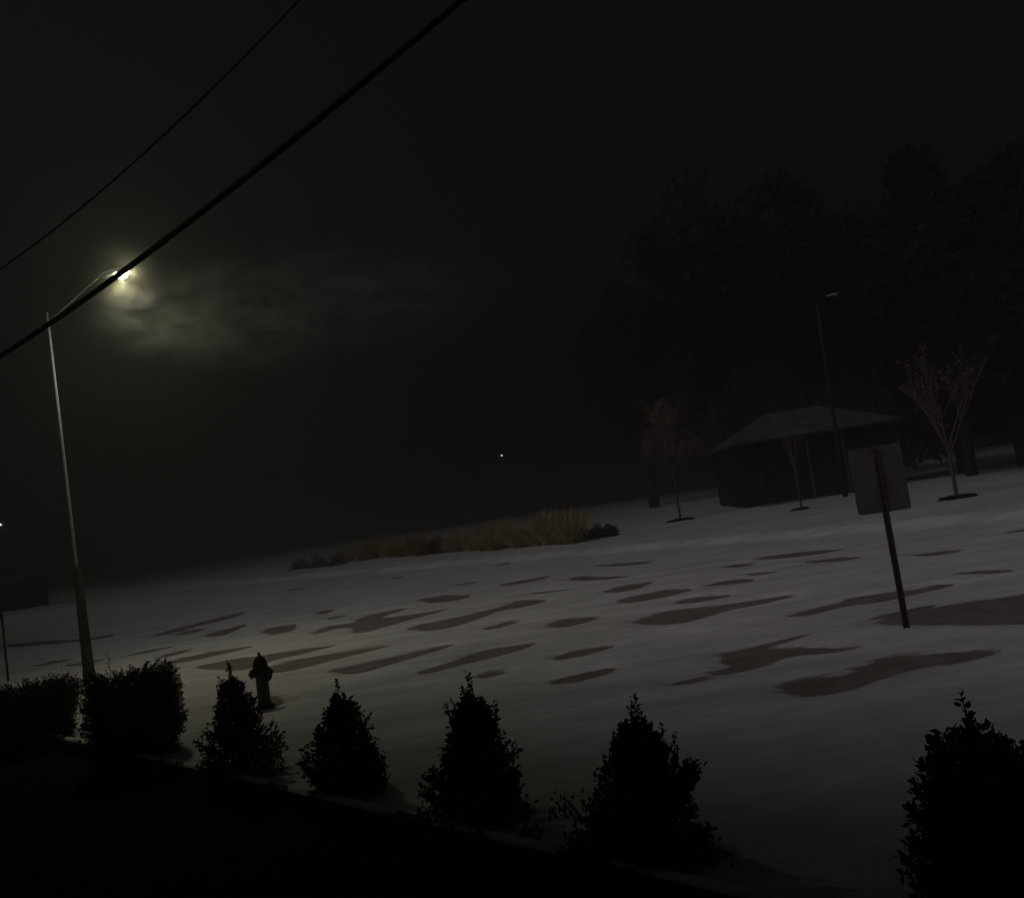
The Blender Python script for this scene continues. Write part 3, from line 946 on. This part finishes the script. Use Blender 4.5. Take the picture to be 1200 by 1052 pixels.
for px in np.arange(415, 672, 9.5):
    for row in (0, 1):
        f = (px - 340) / 385
        py = 664 - f * 30 - row * 4
        px2 = px + random.uniform(-4, 4) + row * 4
        if 545 < px2 < 556: continue
        hp_ = (15 + 20 * f) * random.choice((.45, .8, 1.0, 1.1, 1.35)) * random.uniform(.85, 1.1)
        grass_clump(px2, py + random.uniform(-1, 1), hp_, 17, 100 + k, STRAW if random.random() < .6 or px > 560 else STRAW2)
        k += 1
def low_shrub(px, py, hpx, wpx, seed, label, mt=SHRUB):
    r = np.random.default_rng(seed); g = ground(px, py)
    h = hpx * g.y / 1000; w = wpx * g.y / 1000 / 2
    root = empty('low_shrub', g); tag(root, label, 'shrub', 'dark shrubs in the far planting island')
    n = 900
    u = r.normal(size=(n, 3)); u /= np.linalg.norm(u, axis=1, keepdims=True); u[:, 2] = np.abs(u[:, 2])
    q = r.uniform(.45, 1.0, n)[:, None] * (1 + .18 * np.sin(u[:, :1] * 6 + seed) * np.cos(u[:, 1:2] * 5))
    Pp = u * q * np.array((w, w, h)); 
    L = r.uniform(.07, .16, n)
    link('foliage', leaf_mesh('foliage', Pp, u + r.normal(size=(n, 3)) * .8, L, L * .6, r), mt, root)
    m = MB()
    for k in range(6):
        a = r.uniform(0, 6.28)
        m.tube([(0, 0, 0), (math.cos(a) * w * .5, math.sin(a) * w * .5, h * .7)], [.02, .006], 5)
    m.build('stem', BARK, root)
low_shrub(683, 634, 18, 24, 1, 'left dark rounded shrub at the right end of the planting island')
low_shrub(701, 632, 17, 22, 2, 'middle dark rounded shrub at the right end of the planting island')
low_shrub(716, 630, 15, 19, 3, 'last dark rounded shrub at the right end of the planting island')
low_shrub(352, 668, 14, 26, 4, 'dark shrub at the far left end of the planting island')
low_shrub(374, 666, 16, 26, 5, 'second dark shrub from the left end of the planting island')
low_shrub(396, 664, 17, 26, 6, 'third dark shrub from the left end, beside the first grasses')
low_shrub(514, 650, 22, 30, 7, 'dark shrub among the grasses in the middle of the planting island')

# ------------------------------------------------------------------ far house with a snow-dusted hip roof
gl = ground(862, 592); gy = 47.0
def hx(px, py): return at_y(px, py, gy)
L0 = hx(868, 545); R0 = hx(1044, 520)
hz = float(H((L0.x + R0.x) / 2, gy)) 
house = empty('far_house', ((L0.x + R0.x) / 2, gy, hz), R(-3)); tag(house, 'low house with snow-dusted hip roof behind the road sign', 'house')
W = R0.x - L0.x; Dp = 8.0; EH = 3.45; RH = 5.25
fw = MB()
# walls as a shell with the front split around openings
def wallbox(x0, x1, z0, z1, y0=0.0, y1=.18): fw.box(((x0 + x1) / 2, (y0 + y1) / 2, (z0 + z1) / 2), (x1 - x0, y1 - y0, z1 - z0))
hw = W / 2
segs = [(-hw, -hw + 1.0, 0, EH), (-hw + 1.0, -hw + 2.2, 0, .9), (-hw + 1.0, -hw + 2.2, 2.2, EH), (-hw + 2.2, -.3, 0, EH), (-.3, .7, 2.15, EH), (.7, 1.6, 0, EH), (1.6, 3.6, 2.2, EH), (3.6, hw, 0, EH)]
for s_ in segs: wallbox(*s_)
wallbox(-hw, -hw + .18, 0, EH, .182, Dp); wallbox(hw - .18, hw, 0, EH, .182, Dp); wallbox(-hw + .182, hw - .182, 0, EH, Dp - .18, Dp)
fw.build('wall', BRICK, house)
dr = MB().box((.2, .10, 1.07), (1.0, .06, 2.14)).build('door', DOORM, house)
MB().lathe([(.03, 0), (.03, .05)], 8, (.55, .07, 1.0), (0, -1, 0)).build('handle', GALV, dr)
gd = empty('garage_door', (0, 0, 0)); gd.parent = house
for k in range(4):
    MB().box((2.6, .10, .28 + k * .55), (1.98, .05, .53)).build('panel', DOORM, gd)
wi = MB()
for (x, z, sx, sz) in ((-hw + 1.6, .94, 1.2, .07), (-hw + 1.6, 2.16, 1.2, .07), (-hw + 1.04, 1.55, .07, 1.15), (-hw + 2.16, 1.55, .07, 1.15), (-hw + 1.6, 1.55, .05, 1.15)):
    wi.box((x, .07, z), (sx, .08, sz))
win = wi.build('window', PALE, house)
for k in (-1, 1):
    MB().box((-hw + 1.6 + k * .28, .09, 1.55), (.49, .01, 1.13)).build('pane', GLASS, win)
for x in (-.75, 1.15, 4.0):
    MB().box((x, -1.25, EH / 2), (.14, .14, EH), None, .02).build('column', PALE, house)
MB().box((0, -.66, .05), (W - 1.2, 1.3, .1)).build('porch_slab', SIDING, house)
ov = .45; f0 = -1.6
rf = MB()
e = [(-hw - ov, f0, EH), (hw + ov, f0, EH), (hw + ov, Dp + ov, EH), (-hw - ov, Dp + ov, EH), (-hw + 2.6, Dp * .4, RH), (hw - 2.6, Dp * .4, RH)]
e2 = [(x, y, z + .12) for x, y, z in e[:4]]
rf.add(e2 + e[4:], [(0, 1, 5, 4), (1, 2, 5), (2, 3, 4, 5), (3, 0, 4)])
roof = rf.build('roof', ROOFSN, house)
fb = MB()
fb.add(e[:4] + e2, [(3, 2, 1, 0), (0, 1, 5, 4), (1, 2, 6, 5), (2, 3, 7, 6), (3, 0, 4, 7)])
fb.build('fascia', DOORM, roof)
MB().box((1.9, Dp * .55, RH + .1), (.6, .6, 1.1)).build('chimney', BRICK, roof)

# small far shed at the left edge
g = Vector((at_y(18, 684, 78).x, 78, 0)); g.z = float(H(g.x, g.y))
shed = empty('shed', g, R(-20)); tag(shed, 'low far shed with a snowy roof edge at the left border', 'shed')
MB().box((0, 0, 1.25), (4.2, 3.0, 2.5)).build('wall', DOORM, shed)
m = MB(); m.add([(-2.4, -1.8, 2.45), (2.4, -1.8, 2.45), (2.4, 1.8, 2.45), (-2.4, 1.8, 2.45), (-2.4, 0, 3.1), (2.4, 0, 3.1)], [(0, 1, 5, 4), (2, 3, 4, 5), (0, 4, 3), (1, 2, 5), (3, 2, 1, 0)])
m.build('roof', ROOFSN, shed)

# ------------------------------------------------------------------ tall trees behind
def big_tree(px, topy, wpx, dist, label, seed, conifer=False, n=8000):
    r = np.random.default_rng(seed)
    x = at_y(px, 560, dist).x
    # crown top on the ray through (px, topy)
    top = at_y(px, topy, dist)
    x = top.x; gz = float(H(x, dist)); h = top.z - gz
    w = wpx * dist / 1000 / 2
    root = empty('tall_tree', (x, dist, gz)); tag(root, label, 'tree', 'tall dark trees behind the verge')
    m = MB()
    m.tube([(0, 0, -.1), (.1, 0, h * .3), (-.05, .1, h * .6), (0, 0, h * .9)], [h * .022, h * .017, h * .010, h * .003], 9, False)
    cl = []
    nl = 46
    for k in range(nl):
        if conifer:
            f = r.uniform(.12, 1.0); q = w * (1 - f) ** .75 * r.uniform(.55, 1.05) + .15; a = r.uniform(0, 6.28)
            c = np.array((math.cos(a) * q, math.sin(a) * q, h * f - .15 * q)); s = (w * .30) * (1.15 - f * .75) * r.uniform(.7, 1.2)
            sc = np.array((1.25, 1.25, .55)) * s
        else:
            u = r.normal(size=3); u /= np.linalg.norm(u)
            q = r.uniform(.35, .88)
            c = np.array((u[0] * w * q, u[1] * w * q, h * .62 + u[2] * h * .34 * q)); s = w * r.uniform(.20, .36)
            sc = np.array((1, 1, .8)) * s
        cl.append((c, sc))
        m.tube([(0, 0, max(h * .12, c[2] * .75)), tuple(c * np.array((.6, .6, .93))), tuple(c)], [h * .006, h * .004, h * .0015], 5, False)
    m.build('trunk', DBARK, root)
    idx = r.integers(0, nl, n)
    C = np.array([cl[i][0] for i in idx]); S = np.array([cl[i][1] for i in idx])
    u = r.normal(size=(n, 3)); u /= np.linalg.norm(u, axis=1, keepdims=True)
    Pp = C + u * S * (r.uniform(.25, 1.12, n) ** .6)[:, None]
    Pp[:, 2] = np.maximum(Pp[:, 2], .4)
    L = r.uniform(.35, .8, n)
    link('crown', leaf_mesh('crown', Pp, u + r.normal(size=(n, 3)) * .7, L, L * .55, r), PINE, root)
big_tree(790, 204, 165, 58, 'round-headed tall tree left of the far house roof', 1)
big_tree(890, 190, 170, 56, 'tall round-headed tree straight above the far house', 2)
big_tree(975, 222, 150, 54, 'tall tree between the round-headed pair and the dark pines', 3)
big_tree(1060, 172, 165, 47, 'dark pine behind the sign, leftmost of the black pines', 4, True, 9000)
big_tree(1125, 150, 215, 44, 'broad black tree, second of the dark mass at the right', 5, False, 11000)
big_tree(1195, 140, 230, 42, 'huge black tree cut by the right edge of the picture', 6, False, 11000)
big_tree(1085, 270, 190, 43, 'lower dark tree filling the gap behind the wide young tree', 7, False, 10000)
big_tree(1180, 290, 220, 39, 'lower dark tree before the huge black tree at the right edge', 8, False, 10000)
big_tree(720, 300, 120, 72, 'faint hazy tree left of the round-headed pair', 9)

# ------------------------------------------------------------------ blowing snow hanging in the air
def volume_mat(name, dens, col, g):
    m = bpy.data.materials.new(name); m.use_nodes = True
    n = m.node_tree.nodes; n.clear()
    v = n.new('ShaderNodeVolumePrincipled')
    v.inputs['Color'].default_value = (*col, 1); v.inputs['Density'].default_value = dens; v.inputs['Anisotropy'].default_value = g
    o = n.new('ShaderNodeOutputMaterial'); m.node_tree.links.new(v.outputs['Volume'], o.inputs['Volume'])
    return m, v
HZ, _v = volume_mat('blowing snow haze', 0.0240, (0.14, 0.147, 0.138), 0.68)
hzb = MB().box((0, 140, 11.3), (520, 400, 25.4)).build('haze', HZ)
tag(hzb, 'thin blowing snow haze filling the night air', kind='stuff')

# ------------------------------------------------------------------ plume of snow blowing past the lit lamp
PL, pv = volume_mat('snow plume', 0.2, (0.55, 0.55, 0.52), 0.45)
n = PL.node_tree.nodes; l = PL.node_tree.links
tc = n.new('ShaderNodeTexCoord'); mp = n.new('ShaderNodeMapping'); mp.inputs['Scale'].default_value = (.8, .9, 1.9); mp.inputs['Rotation'].default_value = (0, R(10), 0)
nz = n.new('ShaderNodeTexNoise'); nz.inputs['Scale'].default_value = 1.7; nz.inputs['Detail'].default_value = 5; nz.inputs['Distortion'].default_value = 1.2
mr = n.new('ShaderNodeMapRange'); mr.inputs['From Min'].default_value = .42; mr.inputs['From Max'].default_value = .80; mr.inputs['To Max'].default_value = .38
ln_ = n.new('ShaderNodeVectorMath'); ln_.operation = 'LENGTH'
sc_ = n.new('ShaderNodeVectorMath'); sc_.operation = 'MULTIPLY'; sc_.inputs[1].default_value = (1 / 5.2, 1 / 1.8, 1 / 1.5)
fo = n.new('ShaderNodeMapRange'); fo.inputs['From Min'].default_value = 1.0; fo.inputs['From Max'].default_value = .2; fo.interpolation_type = 'SMOOTHERSTEP'
mu = n.new('ShaderNodeMath'); mu.operation = 'MULTIPLY'
l.new(tc.outputs['Object'], mp.inputs['Vector']); l.new(mp.outputs['Vector'], nz.inputs['Vector']); l.new(nz.outputs['Fac'], mr.inputs['Value'])
l.new(tc.outputs['Object'], sc_.inputs[0]); l.new(sc_.outputs['Vector'], ln_.inputs[0]); l.new(ln_.outputs['Value'], fo.inputs['Value'])
l.new(mr.outputs['Result'], mu.inputs[0]); l.new(fo.outputs['Result'], mu.inputs[1]); l.new(mu.outputs['Value'], pv.inputs['Density'])
pm_ = MB()
vv = []; ff = []
for i in range(9):
    t = math.pi * i / 8
    for k in range(14):
        a = 2 * math.pi * k / 14
        vv.append((5.2 * math.sin(t) * math.cos(a), 1.8 * math.sin(t) * math.sin(a), 1.5 * math.cos(t)))
for i in range(8):
    for k in range(14):
        j = (k + 1) % 14
        ff.append((i * 14 + k, (i + 1) * 14 + k, (i + 1) * 14 + j, i * 14 + j))
pm_.add(vv, ff)
plume = pm_.build('snow_plume', PL)
plume.location = at_y(352, 358, pb.y - .8); plume.rotation_euler = (0, R(4), R(-8))
tag(plume, 'wisps of blowing snow lit beside the street lamp', kind='stuff')

SW, sv = volume_mat('lamp bloom', 0.1, (0.80, 0.78, 0.58), 0.15)  # yellowish glow volume added round the lamp head to imitate lens bloom
n = SW.node_tree.nodes; l = SW.node_tree.links
tc = n.new('ShaderNodeTexCoord'); ln2 = n.new('ShaderNodeVectorMath'); ln2.operation = 'LENGTH'
fo2 = n.new('ShaderNodeMapRange'); fo2.interpolation_type = 'SMOOTHERSTEP'
fo2.inputs['From Min'].default_value = 1.0; fo2.inputs['From Max'].default_value = 0.0; fo2.inputs['To Max'].default_value = .06
l.new(tc.outputs['Object'], ln2.inputs[0]); l.new(ln2.outputs['Value'], fo2.inputs['Value']); l.new(fo2.outputs['Result'], sv.inputs['Density'])
fm = MB(); vv = []; ff = []
for i in range(11):
    t = math.pi * i / 10
    for k in range(16):
        a = 2 * math.pi * k / 16
        vv.append((math.sin(t) * math.cos(a), math.sin(t) * math.sin(a), math.cos(t)))
for i in range(10):
    for k in range(16):
        j = (k + 1) % 16
        ff.append((i * 16 + k, (i + 1) * 16 + k, (i + 1) * 16 + j, i * 16 + j))
fm.add(vv, ff)
halo = fm.build('lamp_halo', SW)
halo.location = at_y(138, 322, pb.y - .3)
tag(halo, 'flurry volume added for the lens bloom round the lit lamp head', kind='stuff')
